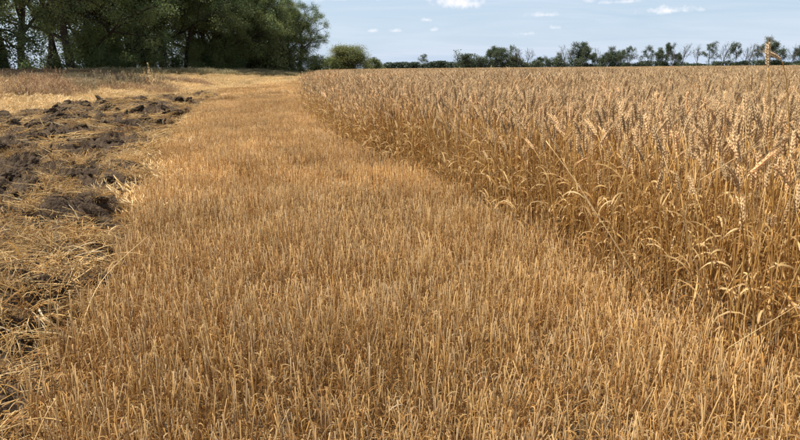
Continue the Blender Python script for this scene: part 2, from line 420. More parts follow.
def grid_pts(x0, x1, y0, y1, step, jit=0.5):
    X, Y = np.meshgrid(np.arange(x0, x1, step), np.arange(y0, y1, step)); X = X.ravel(); Y = Y.ravel()
    return X + rng.uniform(-jit, jit, len(X)) * step, Y + rng.uniform(-jit, jit, len(Y)) * step
def infan(x, y, m=0.12, pad=0.8): return np.abs(x) < (400 / FPX + m) * np.maximum(y, 0) + pad

# ------------------------------------------------------------------ standing wheat
cw = collection('wheat_kinds')
NV = 16; WP = [wheat_parts(100 + i) for i in range(NV)]
for i, (gs, ge, gl) in enumerate(WP):
    g = Geo(); g.addg(gs); g.addg(ge)
    for q in gl: g.addg(q)
    proto(cw, 'a%02d' % i, g)
def simple_wheat(g, r, x, y, H, w=1.0, leaves=1, k=3):
    az = r.uniform(0, 6.28); ln = abs(r.normal(0, .1)) * H; top = np.array([x + math.cos(az) * ln, y + math.sin(az) * ln, H]); mid = np.array([x + math.cos(az) * ln * .3, y + math.sin(az) * ln * .3, H * .55])
    c = scol(r, .2, .3)
    tube(g, [np.array([x, y, 0]), mid, top], np.array([.0026, .0024, .0018]) * w, k, rgba(c, .05), cap=False)
    t = unit(unit(top - mid) + np.array([math.cos(az), math.sin(az), -.5]) * abs(r.normal(0, .2))); L = r.uniform(.08, .115); e = EARC * r.uniform(.72, 1.25)
    q = np.linspace(0, 1, 6); pth = top + t * L * q[:, None] + np.array([math.cos(az), math.sin(az), -.4]) * (L * .3 * q ** 2)[:, None]
    cc = np.tile(rgba(e, .3), (6, 1)); cc[1::2, :3] *= .85
    tube(g, pth, np.array([.003, .0052, .0048, .0055, .0042, .001]) * w, 4, cc, cap=False)
    for _ in range(leaves):
        dry_leaf(g, r, np.array([x, y, 0]) * .5 + mid * .5 + np.array([0, 0, r.uniform(-.2, .3)]), r.uniform(0, 6.28), r.uniform(.12, .22), .009 * w, scol(r, .45, .25), n=4)
NM = 7
for i in range(NM):
    r = np.random.default_rng(300 + i); g = Geo()
    for _ in range(105): simple_wheat(g, r, r.uniform(-.3, .3), r.uniform(-.3, .3), r.normal(.775, .05), leaves=int(r.random() < .9) + 1)
    proto(cw, 'b%02d' % i, g)
NF = 4
for i in range(NF):
    r = np.random.default_rng(400 + i); g = Geo()
    for _ in range(900): simple_wheat(g, r, r.uniform(-1.1, 1.1), r.uniform(-1.1, 1.1), r.normal(.775, .055), w=1.35, leaves=int(r.random() < .4))
    proto(cw, 'c%02d' % i, g)
sw = Scatter()
def wheat_top(x, y): return 1.12 + 0.07 * perlin(x * .5, y * .5, 21) + 0.05 * perlin(x * .11, y * .11, 22)
# near: stalk by stalk
x, y = grid_pts(-1.5, 7.5, 0.9, 9.0, 0.050, .55)
rag = 0.10 * perlin(y * 1.6, x * 0 + 3, 31) + 0.05 * perlin(y * 5, x * 0, 32)
edge = x - xW(y) - rag
ok = (rng.random(len(x)) < .02 + .98 * sstep((edge + .10) / .24)) & (edge > -.32) & infan(x, y, .1, .7) & (np.hypot(x, y) > 1.75); x, y, edge = x[ok], y[ok], edge[ok]
n = len(x); rot = rz_rot(n, .10); idx = rng.integers(0, NV, n)
out = sstep((.22 - edge) / .3); rot[:, :2] += rng.normal(0, .12, (n, 2)) * out[:, None]
sc = wheat_top(x, y) * rng.normal(1.0, .05, n) * np.where(rng.random(n) < .12, .82, 1) * (1 - rng.uniform(0, .2, n) * out) * (1 + 0.07 * sstep((x - 1.3) / .9) * sstep((4.2 - y) / 2))
tint = 0.10 * perlin(x * .8, y * .8, 23) + rng.normal(0, .06, n)
# the 300 largest to the eye become things of their own
top = np.stack([x, y, .85 * sc], 1); pu = np.array([proj(q) for q in top])
vis = (pu[:, 0] > 8) & (pu[:, 0] < 792) & (pu[:, 1] > 5) & (edge < .85) & (rng.random(n) < .62)
order = np.argsort(np.hypot(x, y) + np.where(vis, 0, 1e3)); sel = order[:285]
keep = np.ones(n, bool); keep[sel] = False
sw.add(np.stack([x, y, hgt(x, y)], 1)[keep], rot[keep], scl3(np.clip(sc, .95, 1.08), sc)[keep], idx[keep], tint[keep])
print('near wheat', n)
WM = []
for i, (gs, ge, gl) in enumerate(WP):
    WM.append((gs.mesh('wheat_stem', M_straw), ge.mesh('wheat_ear', M_straw), [q.mesh('wheat_leaf', M_straw) for q in gl]))
for j in sel:
    e = empty('wheat_stalk', (x[j], y[j], float(hgt(x[j], y[j])))); e.rotation_euler = tuple(rot[j]); s1 = float(np.clip(sc[j], .95, 1.08)); e.scale = (s1, s1, float(sc[j]))
    tagit(e, 'ripe golden wheat stalk with a full ear at the near face of the uncut crop', 'wheat', 'wheat stalks at the near face of the uncut crop')
    a, b, ls = WM[idx[j]]
    mobj('stem', a, e); mobj('ear', b, e)
    for q in ls: mobj('leaf', q, e)
# loose stalks that break up the edge farther off
y = np.exp(rng.uniform(math.log(7.5), math.log(48), 5200)); x = xW(y) + .2 * perlin(y * .9, y * 0, 45) + rng.normal(.18, .2, len(y)) * (1 + .006 * y); n = len(x)
sw.add(np.stack([x, y, hgt(x, y)], 1), rz_rot(n, .14), scl3(1 + .02 * y, rng.uniform(.72, 1.12, n)), rng.integers(0, NV, n), rng.normal(0, .08, n))
# middle: half-metre clumps
x, y = grid_pts(-9, 24, 6.6, 30, .42, .5)
d = np.hypot(x, y); ok = (x > xW(y) + .3 + .22 * perlin(y * .9, y * 0, 45)) & infan(x, y, .1, .6) & (y > 8.2) | ((x > xW(y) + .25) & infan(x, y, .1, .6) & (x > 7.2)); x, y = x[ok], y[ok]; n = len(x)
sw.add(np.stack([x, y, hgt(x, y)], 1), rz_rot(n, .03), scl3(np.ones(n), wheat_top(x, y) * rng.normal(1, .03, n)), NV + rng.integers(0, NM, n), .10 * perlin(x * .5, y * .5, 23) + rng.normal(0, .05, n))
print('mid wheat', n)
x, y = grid_pts(-12, 70, 29.5, 100, 1.7, .5)
ok = (x > xW(y) + 1.0) & infan(x, y, .1, 2); x, y = x[ok], y[ok]; n = len(x)
sw.add(np.stack([x, y, hgt(x, y)], 1), rz_rot(n, .015), scl3(np.ones(n), wheat_top(x, y) * rng.normal(1, .03, n)), NV + NM + rng.integers(0, NF, n), .12 * perlin(x * .12, y * .12, 23) + rng.normal(0, .05, n))
print('far wheat', n)
x, y = grid_pts(-14, 200, 99, 272, 3.6, .5)
ok = (x > xW(y) + 2.0) & infan(x, y, .1, 4) & (y < np.where(x / y < -.03, 138, 272)); x, y = x[ok], y[ok]; n = len(x)
sw.add(np.stack([x, y, hgt(x, y)], 1), rz_rot(n, .01), np.stack([np.full(n, 2.1), np.full(n, 2.1), wheat_top(x, y)], 1), NV + NM + rng.integers(0, NF, n), .12 * perlin(x * .05, y * .05, 23) + rng.normal(0, .05, n))
print('farthest wheat', n)
sw.build('standing_wheat', cw, 'dense mass of ripe uncut wheat filling the field up to the far trees', 'wheat')

# ------------------------------------------------------------------ stubble
cs = collection('stubble_kinds')
def stcol(r, p, b): return scol(r, p * .7, b + .1) * np.array([.80, .765, .755])
def stub_parts(seed):
    r = np.random.default_rng(seed); H = r.uniform(.16, .30); n = 4
    path = stem_path(r, H, n, .08); col = stcol(r, .22, .42)
    gs = Geo(); tube(gs, path, np.array([1.15, 1.05, 1.1, 1.0]) * r.uniform(.0009, .0017), 5, rgba(col, .04))
    leaves = []
    for _ in range(r.integers(1, 3)):
        gl = Geo(); q = r.uniform(.1, .95); p = path[0] * (1 - q) + path[-1] * q
        dry_leaf(gl, r, p, r.uniform(0, 6.28), r.uniform(.03, .10), r.uniform(.0025, .006), stcol(r, .5, .25), n=6, droop=1.3); leaves.append(gl)
    return gs, leaves
NS = 18; SP = [stub_parts(500 + i) for i in range(NS)]
for i, (gs, gl) in enumerate(SP):
    g = Geo(); g.addg(gs)
    for q in gl: g.addg(q)
    proto(cs, 'a%02d' % i, g)
# loose bits caught between the stalks: bent straws and curled leaves
NB = 8
for i in range(NB):
    r = np.random.default_rng(560 + i); g = Geo()
    for _ in range(6):
        dry_leaf(g, r, (r.uniform(-.06, .06), r.uniform(-.06, .06), r.uniform(.01, .2)), r.uniform(0, 6.28), r.uniform(.03, .10), r.uniform(.002, .0055), stcol(r, .5, .25), n=6, droop=1.3)
    p0 = np.array([r.uniform(-.05, .05), r.uniform(-.05, .05), r.uniform(0, .06)]); az = r.uniform(0, 6.28); L = r.uniform(.05, .15); q = np.linspace(0, 1, 5)
    tube(g, p0 + np.stack([math.cos(az) * L * q, math.sin(az) * L * q, .12 * q + .04 * np.sin(q * 3)], 1), .0011, 3, rgba(stcol(r, .6, .2), .05))
    proto(cs, 'b%02d' % i, g)
NC = 7
for i in range(NC):
    r = np.random.default_rng(600 + i); g = Geo()
    for _ in range(300):
        x0, y0, H = r.uniform(-.25, .25), r.uniform(-.25, .25), r.uniform(.14, .29); az = r.uniform(0, 6.28); k = abs(r.normal(0, .11)) * H
        tube(g, [(x0, y0, -.01), (x0 + math.cos(az) * k * .4, y0 + math.sin(az) * k * .4, H * .5), (x0 + math.cos(az) * k, y0 + math.sin(az) * k, H)], .0017, 3, rgba(stcol(r, .22, .42), .04))
        if r.random() < .6: dry_leaf(g, r, (x0, y0, r.uniform(.04, H)), r.uniform(0, 6.28), r.uniform(.03, .09), .006, stcol(r, .5, .22), n=4, droop=1.2)
    proto(cs, 'c%02d' % i, g)
ND = 4
for i in range(ND):
    r = np.random.default_rng(640 + i); g = Geo()
    for _ in range(900):
        x0, y0, H = r.uniform(-.8, .8), r.uniform(-.8, .8), r.uniform(.13, .27); az = r.uniform(0, 6.28); k = abs(r.normal(0, .2)) * H
        tube(g, [(x0, y0, -.01), (x0 + math.cos(az) * k, y0 + math.sin(az) * k, H)], .0042, 3, rgba(stcol(r, .3, .25), .04))
        if r.random() < .35: dry_leaf(g, r, (x0, y0, r.uniform(.05, H)), r.uniform(0, 6.28), .13, .012, stcol(r, .6, .15), n=4)
    proto(cs, 'd%02d' % i, g)
ss = Scatter()
def stub_tint(x, y):
    e = sstep((xS(y) + .9 - x) / .9) * sstep((y - 3) / 4)
    return .16 * perlin(x * .6, y * .35, 41) + .10 * perlin(x * 2.2, y * 1.6, 42) + .12 * e
x, y = grid_pts(-2.6, 2.0, .9, 5.4, .0225, .6)
rg = .12 * perlin(y * 1.4, x * 0, 33) + .06 * perlin(y * 6, x * 0, 34)
ok = (x > xS(y) + rg) & (x < xW(y) + .12) & infan(x, y, .12, .5); x, y = x[ok], y[ok]; n = len(x)
row = np.cos((x - .5 * (xS(y) + xW(y))) * (2 * math.pi / .125) + 1.2 * perlin(y * .7, x * 0, 37))
ok = (perlin(x * 5, y * 5, 35) + .22 * row + rng.normal(0, .3, n)) > -.42; x, y = x[ok], y[ok]; n = len(x)
rot = rz_rot(n, .06); idx = rng.integers(0, NS, n); sc = rng.normal(1, .12, n) * (1 + .28 * perlin(x * 1.2, y * 1.2, 36) + .15 * perlin(x * 4, y * 4, 38)); tint = stub_tint(x, y) + rng.normal(0, .07, n)
pu = np.array([proj(q) for q in np.stack([x, y, np.full(n, .2)], 1)])
vis = (pu[:, 0] > 6) & (pu[:, 0] < 794) & (pu[:, 1] < 432) & (rng.random(n) < .6)
sel = np.argsort(np.hypot(x, y) + np.where(vis, 0, 1e3))[:285]; keep = np.ones(n, bool); keep[sel] = False
ss.add(np.stack([x, y, x * 0], 1)[keep], rot[keep], scl3(np.ones(n), sc)[keep], idx[keep], tint[keep])
print('near stubble', n)
SM = [(gs.mesh('stubble_stem', M_straw), [q.mesh('stubble_leaf', M_straw) for q in gl]) for gs, gl in SP]
for j in sel:
    e = empty('stubble_stalk', (x[j], y[j], 0)); e.rotation_euler = tuple(rot[j]); e.scale = (1, 1, float(sc[j]))
    tagit(e, 'short cut straw stalk with curled dry leaf in the nearest rows of stubble', 'stubble', 'cut stalks in the nearest stubble')
    a, ls = SM[idx[j]]; mobj('stem', a, e)
    for q in ls: mobj('leaf', q, e)
x, y = grid_pts(-2.8, 2.2, .9, 6.5, .058, .6); ok = (x > xS(y)) & (x < xW(y) + .25) & infan(x, y, .12, .5); x, y = x[ok], y[ok]; n = len(x)
ss.add(np.stack([x, y, x * 0], 1), rz_rot(n, .15), scl3(rng.uniform(.7, 1.2, n)), NS + rng.integers(0, NB, n), stub_tint(x, y) + rng.normal(0, .08, n))
x, y = grid_pts(-8, 1.4, 5.2, 24, .33, .5); ok = (x > xS(y) + .15 + .15 * perlin(y, x * 0, 33)) & (x < xW(y) + .1); x, y = x[ok], y[ok]; n = len(x)
ss.add(np.stack([x, y, hgt(x, y)], 1), rz_rot(n, .05), scl3(np.ones(n), rng.normal(1, .12, n)), NS + NB + rng.integers(0, NC, n), stub_tint(x, y) + rng.normal(0, .05, n))
x, y = grid_pts(-12, 0, 23, 62, 1.05, .5); ok = (x > np.where(y < YT, xS(y) + .6, -9.2 + (y - 31) * .03)) & (x < xW(y) + .2); x, y = x[ok], y[ok]; n = len(x)
ss.add(np.stack([x, y, hgt(x, y)], 1), rz_rot(n, .03), scl3(np.ones(n), rng.normal(1, .12, n)), NS + NB + NC + rng.integers(0, ND, n), stub_tint(x, y) + .04 + rng.normal(0, .05, n))
ss.build('stubble', cs, 'broad band of short cut wheat stubble running away between crop and ploughed soil', 'stubble')

# ------------------------------------------------------------------ loose straw on the ploughed strip
cl = collection('straw_kinds')
NL = 12
for i in range(NL):
    r = np.random.default_rng(700 + i); g = Geo(); main = r.uniform(0, 6.28)
    for _ in range(26):
        az = main + r.normal(0, 1.3); L = r.uniform(.06, .30); q = np.linspace(-.5, .5, 6); bend = r.normal(0, .2)
        lift = r.uniform(.0, .09); tilt = r.normal(0, .16)
        px_ = math.cos(az) * L * q - math.sin(az) * bend * L * (q ** 2); py_ = math.sin(az) * L * q + math.cos(az) * bend * L * (q ** 2)
        pz_ = .012 + lift + tilt * L * q + r.uniform(-.3, .9) * L * .3 * (.25 - q ** 2)
        o = np.array([r.normal(0, .09), r.normal(0, .09), 0])
        if r.random() < .45: px_, py_ = px_ - math.sin(az) * np.abs(q) * L * r.normal(0, .5), py_ + math.cos(az) * np.abs(q) * L * r.normal(0, .5)
        tube(g, o + np.stack([px_, py_, pz_], 1), r.uniform(.0013, .0025), 3, rgba(scol(r, .5, .2), .05))
    for _ in range(9):
        dry_leaf(g, r, (r.normal(0, .1), r.normal(0, .1), r.uniform(.0, .06)), r.uniform(0, 6.28), r.uniform(.08, .22), r.uniform(.003, .008), scol(r, .5, .2), n=6, droop=.8)
    proto(cl, 'a%02d' % i, g)
NK = 6
for i in range(NK):      # uprooted tussocks of short stalks
    r = np.random.default_rng(720 + i); g = Geo()
    for _ in range(46):
        d3 = unit(np.array([r.normal(.5, .5), r.normal(0, .5), abs(r.normal(.55, .35))])); L = r.uniform(.08, .24); b0 = r.normal(0, .035, 3) * np.array([1, 1, .3]); q = np.linspace(0, 1, 4)
        side = unit(np.cross(d3, r.normal(0, 1, 3))) * r.normal(0, .16) * L
        tube(g, b0 + d3 * (L * q)[:, None] + side * (q ** 2)[:, None] - np.array([0, 0, .06]) * (q ** 2)[:, None], r.uniform(.0011, .0021), 3, rgba(scol(r, .35, .38), .05))
    for _ in range(14): dry_leaf(g, r, (r.normal(0, .06), r.normal(0, .06), r.uniform(.0, .08)), r.uniform(0, 6.28), r.uniform(.06, .16), r.uniform(.002, .006), scol(r, .4, .3), n=6)
    proto(cl, 'aa%02d' % i, g)
NQ = 5
for i in range(NQ):      # coarser wisps for farther off
    r = np.random.default_rng(740 + i); g = Geo(); main = r.uniform(0, 6.28)
    for _ in range(45):
        az = main + r.normal(0, .8); L = r.uniform(.15, .45); q = np.linspace(-.5, .5, 4)
        o = np.array([r.normal(0, .22), r.normal(0, .22), .02 + r.uniform(0, .09)])
        tube(g, o + np.stack([math.cos(az) * L * q, math.sin(az) * L * q + .1 * q ** 2, r.uniform(-.2, .9) * L * .4 * (.25 - q ** 2) + r.normal(0, .15) * L * q], 1), .0036, 3, rgba(scol(r, .5, .2), .05))
    proto(cl, 'b%02d' % i, g)
sl = Scatter()
def straw_density(x, y):
    d = .27 + .38 * sstep((3.8 - y) / 1.4) + .35 * perlin(x * .9 + .2 * y, y * .55, 51) + 1.15 * perlin(x * 2.3 + .55 * y, y * 1.25, 52) - .16 * sstep((xS(y) - .8 - x) / 1.4) * sstep((y - 3) / 3)
    d += .55 * sstep((x - xS(y) + .9) / .9)            # thick windrow along the stubble edge
    return d
x, y = grid_pts(-6.5, -.7, .8, 8.4, .085, .6); ok = (x < xS(y) + .12) & (x > xT(y)) & infan(x, y, .12, .6); x, y = x[ok], y[ok]
ok = rng.random(len(x)) < np.clip(straw_density(x, y) - .18, 0, 1) * .45 + .012; x, y = x[ok], y[ok]; n = len(x)
sl.add(np.stack([x, y, tillz(x, y) + .012 * np.clip(straw_density(x, y), 0, 2)], 1), rz_rot(n, .22), scl3(rng.uniform(.45, 1.1, n)), np.where(rng.random(n) < .45, NL + rng.integers(0, NK, n), rng.integers(0, NL, n)), .12 * perlin(x * 2, y * 2, 53) + rng.normal(-.06, .09, n))
print('near straw', n)
x, y = grid_pts(-9, -.9, .9, 16, .11, .6); ok = (x < xS(y)) & (x > xT(y)) & infan(x, y, .12, .6) & (rng.random(len(x)) < .12 + .46 * np.clip(straw_density(x, y), 0, 1)); x, y = x[ok], y[ok]; n = len(x)
sl.add(np.stack([x, y, tillz(x, y)], 1), rz_rot(n, .4), scl3(rng.uniform(.25, .6, n)), np.where(rng.random(n) < .6, NL + rng.integers(0, NK, n), rng.integers(0, NL, n)), rng.normal(-.05, .1, n))
x, y = grid_pts(-11, -2, 8.2, YT, .2, .6); ok = (x < xS(y) + .2) & (x > xT(y)) & infan(x, y, .12, .6); x, y = x[ok], y[ok]
ok = rng.random(len(x)) < np.clip(straw_density(x, y) - .16, 0, 1) * .42 + .015; x, y = x[ok], y[ok]; n = len(x)
sl.add(np.stack([x, y, tillz(x, y) + .01], 1), rz_rot(n, .2), scl3(rng.uniform(.35, 1.0, n)), NL + NK + rng.integers(0, NQ, n), rng.normal(-.04, .09, n))
print('far straw', n)
x, y = grid_pts(-11, -4, 15, YT, .17, .6); ok = (x < xS(y)) & (x > xT(y)) & (rng.random(len(x)) < .10 + .46 * np.clip(straw_density(x, y), 0, 1)); x, y = x[ok], y[ok]; n = len(x)
sl.add(np.stack([x, y, tillz(x, y)], 1), rz_rot(n, .4), scl3(rng.uniform(.3, .7, n)), NL + rng.integers(0, NK, n), rng.normal(0, .1, n))
sl.build('loose_straw', cl, 'tangled loose straw strewn over the ploughed soil in wisps and mats', 'straw')

# ------------------------------------------------------------------ soil clods
def clod_mesh(i):
    import bmesh
    bm = bmesh.new(); bmesh.ops.create_icosphere(bm, subdivisions=4, radius=1.0)
    me = bpy.data.meshes.new('soil_clod'); bm.to_mesh(me); bm.free()
    v = np.empty(len(me.vertices) * 3); me.vertices.foreach_get('co', v); v = v.reshape(-1, 3)
    f = 1 + .38 * perlin(v[:, 0] * 1.1 + v[:, 2], v[:, 1] * 1.1 - v[:, 2] * .7, 60 + i) + .28 * (.4 - np.abs(perlin(v[:, 0] * 2.4 - v[:, 2] * 1.6, v[:, 1] * 2.4 + v[:, 2] * 1.9, 80 + i))) + .26 * (.35 - np.abs(perlin(v[:, 0] * 4.5 + v[:, 2] * 4, v[:, 1] * 4.5 - v[:, 2] * 3, 90 + i))) + .11 * perlin(v[:, 0] * 11 + v[:, 2] * 8, v[:, 1] * 11 - v[:, 2] * 9, 95 + i)
    v = v * f[:, None] * np.array([1, .8, .62])
    me.vertices.foreach_set('co', v.ravel()); me.materials.append(M_clod); me.update()
    return me
CM = [clod_mesh(i) for i in range(9)]
x, y = grid_pts(-11, -.9, 1.2, YT - 1, .2, .6); ok = (x < xS(y) - .05) & (x > xT(y) + .1) & infan(x, y, .0, -.05); x, y = x[ok], y[ok]
sd = straw_density(x, y); size = np.exp(rng.normal(-3.0, .45, len(x))) * (1 + .25 * sstep((y - 6) / 8)); size = np.minimum(size, .09 + .04 * sstep((y - 6) / 8))
score = size / np.hypot(x, y) * np.clip(1.3 - 1.2 * sd, .05, 1.8) * np.where(y < 3, 1.0, 1.2)
sel = np.argsort(-score)[:290]
for j in sel:
    o = mobj('soil_clod', CM[rng.integers(0, len(CM))]); s = float(size[j])
    o.location = (x[j], y[j], float(tillz(x[j], y[j])) + s * .16); o.rotation_euler = (rng.normal(0, .4), rng.normal(0, .4), rng.uniform(0, 6.28)); o.scale = (s * rng.uniform(.9, 1.7), s * rng.uniform(.8, 1.3), s * rng.uniform(.6, 1.0))
    tagit(o, 'rough dark lump of earth lying among straw on the ploughed strip', 'clod', 'clods of earth on the ploughed strip')

# ------------------------------------------------------------------ dry grass on the verge
cg = collection('grass_kinds')
def grass_tuft(g, r, n, spread, H, w, pal):
    for _ in range(n):
        a = r.uniform(0, 6.28); rr = spread * math.sqrt(r.random()); h = H * r.uniform(.55, 1.15); az = r.uniform(0, 6.28); k = abs(r.normal(0, .35)) * h + .1 * h
        q = np.linspace(0, 1, 5)
        pts = np.stack([math.cos(a) * rr + math.cos(az) * k * q ** 2, math.sin(a) * rr + math.sin(az) * k * q ** 2, h * (q - .25 * q ** 3)], 1)
        c = pal[r.integers(0, len(pal))] * r.uniform(.8, 1.2)
        s = np.tile(np.array([-math.sin(az), math.cos(az), 0]), (5, 1))
        ribbon(g, pts, w * np.array([1, 1, .9, .7, .15]), s, rgba(c, .3))
        if r.random() < .35:      # seed head
            tube(g, [pts[-2], (pts[-2] + pts[-1]) / 2, pts[-1] + np.array([0, 0, .02])], [w * .5, w * 1.6, w * .3], 3, rgba(c * 1.05, .1))
DRYP = [np.array([.72, .51, .235]), np.array([.67, .44, .18]), np.array([.78, .59, .32])]
for i in range(5):
    r = np.random.default_rng(800 + i); g = Geo(); grass_tuft(g, r, 80, .2, .30, .006, DRYP); proto(cg, 'a%02d' % i, g)
for i in range(4):
    r = np.random.default_rng(820 + i); g = Geo(); grass_tuft(g, r, 260, .75, .36, .012, DRYP); proto(cg, 'b%02d' % i, g)
OLIVE = [np.array([.30, .24, .12]), np.array([.25, .215, .10]), np.array([.42, .31, .16]), np.array([.2, .2, .09])]
for i in range(3):
    r = np.random.default_rng(840 + i); g = Geo(); grass_tuft(g, r, 240, .8, .62, .014, OLIVE); proto(cg, 'c%02d' % i, g)
RUST = [np.array([.36, .21, .105]), np.array([.44, .28, .15]), np.array([.29, .17, .09]), np.array([.52, .36, .19])]
for i in range(3):
    r = np.random.default_rng(860 + i); g = Geo(); grass_tuft(g, r, 120, .32, .5, .006, RUST); proto(cg, 'd%02d' % i, g)
sg = Scatter()
x, y = grid_pts(-34, -9, 18, 46, .42, .6); back_ = (xT(np.minimum(y, YT)) - x)
ok = (back_ > 2.2) & infan(x, y, .1, 1) & ((perlin(x * .28, y * .28, 66) + .4 * perlin(x * .9, y * .9, 67) + .10 * (back_ - 5) / 5) > .12); x, y = x[ok], y[ok]; n = len(x)
sg.add(np.stack([x, y, hgt(x, y)], 1), rz_rot(n, .1), scl3(rng.uniform(.55, 1.15, n)), 12 + rng.integers(0, 3, n), rng.normal(0, .08, n))
def verge_z(x, y): return np.where((y < YT) & (x > xT(y)), tillz(x, y), hgt(x, y))
x, y = grid_pts(-36, -6, 8, 42, .27, .6); ok = (x < np.where(y < YT, xT(y) + .1 + .25 * perlin(y, x * 0, 61), -9)) & infan(x, y, .1, 1); x, y = x[ok], y[ok]
ok = rng.random(len(x)) < .75; x, y = x[ok], y[ok]; n = len(x)
hh = .8 + .5 * perlin(x * .35, y * .35, 62) + .25 * sstep((xT(np.minimum(y, YT)) - x) / 6)
sg.add(np.stack([x, y, hgt(x, y)], 1), rz_rot(n, .12), scl3(np.clip(hh, .45, 1.5)), rng.integers(0, 5, n), .15 * perlin(x * .3, y * .3, 63) + rng.normal(.03, .06, n))
print('verge grass', n)
y = rng.uniform(4, 31, 420) ; x = xS(y) + rng.normal(.15, .28, 420) * (.6 + y * .04)           # pale tufts along the stubble edge
ok = (perlin(y * .8, x * 0, 64) > -.15); x, y = x[ok], y[ok]; n = len(x)
sg.add(np.stack([x, y, hgt(x, y)], 1), rz_rot(n, .15), scl3(rng.uniform(.45, .95, n)), rng.integers(0, 5, n), rng.normal(.05, .06, n))
x, y = grid_pts(-60, -5, 40, 118, 1.0, .6); ok = (x < np.minimum(-6.8 - (y - 46) * .06, xW(y) - .5)) & infan(x, y, .1, 2) & (x > -24 - (115 - y) * .5); x, y = x[ok], y[ok]; n = len(x)
sg.add(np.stack([x, y, hgt(x, y)], 1), rz_rot(n, .06), scl3(rng.uniform(.5, .9, n)), 5 + rng.integers(0, 4, n), rng.normal(0, .06, n))
x, y = grid_pts(-40, -5, 44, 116, 1.0, .6)
bx = np.interp(y, [40, 115], [-24.5, -15.5])
ok = (np.abs(x - bx - 2.5) < np.interp(y, [44, 70, 116], [1.0, 3.2, 3.5])) & (x < xW(y) - .3); x, y = x[ok], y[ok]; n = len(x)
sg.add(np.stack([x, y, hgt(x, y)], 1), rz_rot(n, .06), scl3(rng.uniform(.6, 1.1, n)), 9 + rng.integers(0, 3, n), rng.normal(0, .06, n))
sg.build('dry_grass', cg, 'sunbleached dry grass covering the verge in front of the dark trees', 'grass')

# ------------------------------------------------------------------ trees
def grow_tree(seed, H, trunk_r, fork, nlimb, spread, depth, leaf_n, leaf_s, sig, pal, bark, bare=0.0, lean=0.0, up=0.25, twig=5, low=0.0):
    r = np.random.default_rng(seed); gt, gc = Geo(), Geo(); tips = []
    def branch(p, d, L, rad, lev):
        n = 5 if lev < 2 else 4; pts = [p]; dd = unit(d)
        for _ in range(n):
            dd = unit(dd + r.normal(0, .16 if lev else .07, 3) + np.array([0, 0, up * (.5 if lev else .12)]) * (.3 if lev < 3 else -.1)); pts.append(pts[-1] + dd * L / n)
        pts = np.array(pts); rr = np.linspace(rad, rad * (.62 if lev == 0 else .3), n + 1)
        if lev == 0: rr[0] *= 1.35
        tube(gt, pts, np.maximum(rr, .012), (8, 5, 4, 3)[min(lev, 3)], rgba(bark * r.uniform(.85, 1.15), 0))
        if lev >= depth:
            tips.append((pts[-1], r.uniform(.75, 1.3))); tips.append((pts[-2], r.uniform(.75, 1.3))); return
        if lev == 0:
            k = nlimb; 
        else: k = twig
        for j in range(k):
            t = (fork + (1 - fork) * (j + .5) / k) if lev == 0 else r.uniform(.35, 1)
            t = min(t, 1.0); i = min(int(t * n), n - 1); q = pts[i] + (pts[i + 1] - pts[i]) * (t * n - i)
            ax = unit(pts[i + 1] - pts[i]); s, b = frame(ax); az = j * 2.4 + r.uniform(-.6, .6)
            sp = spread * r.uniform(.7, 1.25) * (1.15 if lev == 0 and t < .6 else 1)
            nd = ax * math.cos(sp) + (s * math.cos(az) + b * math.sin(az)) * math.sin(sp)
            ratio = (r.uniform(.42, .6) * (1.15 - .45 * t)) if lev == 0 else r.uniform(.45, .65)
            branch(q, nd, L * ratio, rad * (.5 if lev == 0 else .55) * (1.1 - .3 * t), lev + 1)
        if lev > 0: tips.append((pts[-1], r.uniform(.75, 1.3)))
    branch(np.array([0, 0, -.3]), np.array([lean, lean * .3, 1.0]), H * .82, trunk_r, 0)
    T = np.array([t[0] for t in tips]); K = np.array([t[1] for t in tips])
    zmax = T[:, 2].max()
    live = r.random(len(T)) >= bare
    T, K = T[live], K[live]
    if low > 0:      # low shoots round the foot
        m = int(len(T) * low); a = r.uniform(0, 6.28, m); rr = np.abs(r.normal(0, H * .13, m)); T = np.concatenate([T, np.stack([np.cos(a) * rr, np.sin(a) * rr, r.uniform(.3, H * .33, m)], 1)]); K = np.concatenate([K, r.uniform(.8, 1.3, m)])
    if len(T):
        which = r.integers(0, len(T), leaf_n); c = T[which] + r.normal(0, sig, (leaf_n, 3)) * np.array([1, 1, .8])
        c[:, 2] = np.maximum(c[:, 2], .15)
        nrm = r.normal(0, 1, (leaf_n, 3)) + np.array([0, 0, .7]); nrm /= np.linalg.norm(nrm, axis=1)[:, None]
        a = np.cross(nrm, r.normal(0, 1, (leaf_n, 3))); a /= np.linalg.norm(a, axis=1)[:, None]; b = np.cross(nrm, a)
        s = leaf_s * r.uniform(.6, 1.35, leaf_n)[:, None]
        V = np.stack([c - a * s, c - b * s * .5, c + a * s, c + b * s * .5], 1).reshape(-1, 3)
        kind = r.random(len(T) // 3 + 1)[which // 3] * .999
        base = np.array(pal)[(kind * len(pal)).astype(int)]
        col = base * (K[which] * r.uniform(.8, 1.2, leaf_n))[:, None]
        col = np.concatenate([np.repeat(col, 4, 0), np.full((leaf_n * 4, 1), .5)], 1)
        gc.add(V, np.arange(leaf_n * 4).reshape(-1, 4), col)
    k = H / max(zmax, .1)
    for gg in (gt, gc): gg.v = [v * k for v in gg.v]
    return gt.mesh('trunk', M_bark, True), (gc.mesh('crown', M_leaf) if len(T) else None)
def put_tree(name, meshes, loc, rz, s, label, group, cat='tree'):
    e = empty(name, tuple(float(q) for q in loc), rz); e.scale = s if isinstance(s, tuple) else (s, s, s)
    mobj('trunk', meshes[0], e)
    if meshes[1] is not None: mobj('crown', meshes[1], e)
    return tagit(e, label, cat, group)
DK = [np.array([.125, .165, .062]), np.array([.100, .138, .056]), np.array([.155, .195, .070]), np.array([.185, .218, .075])]
LT = DK + [np.array([.18, .19, .060])]
BK = np.array([.045, .036, .028])
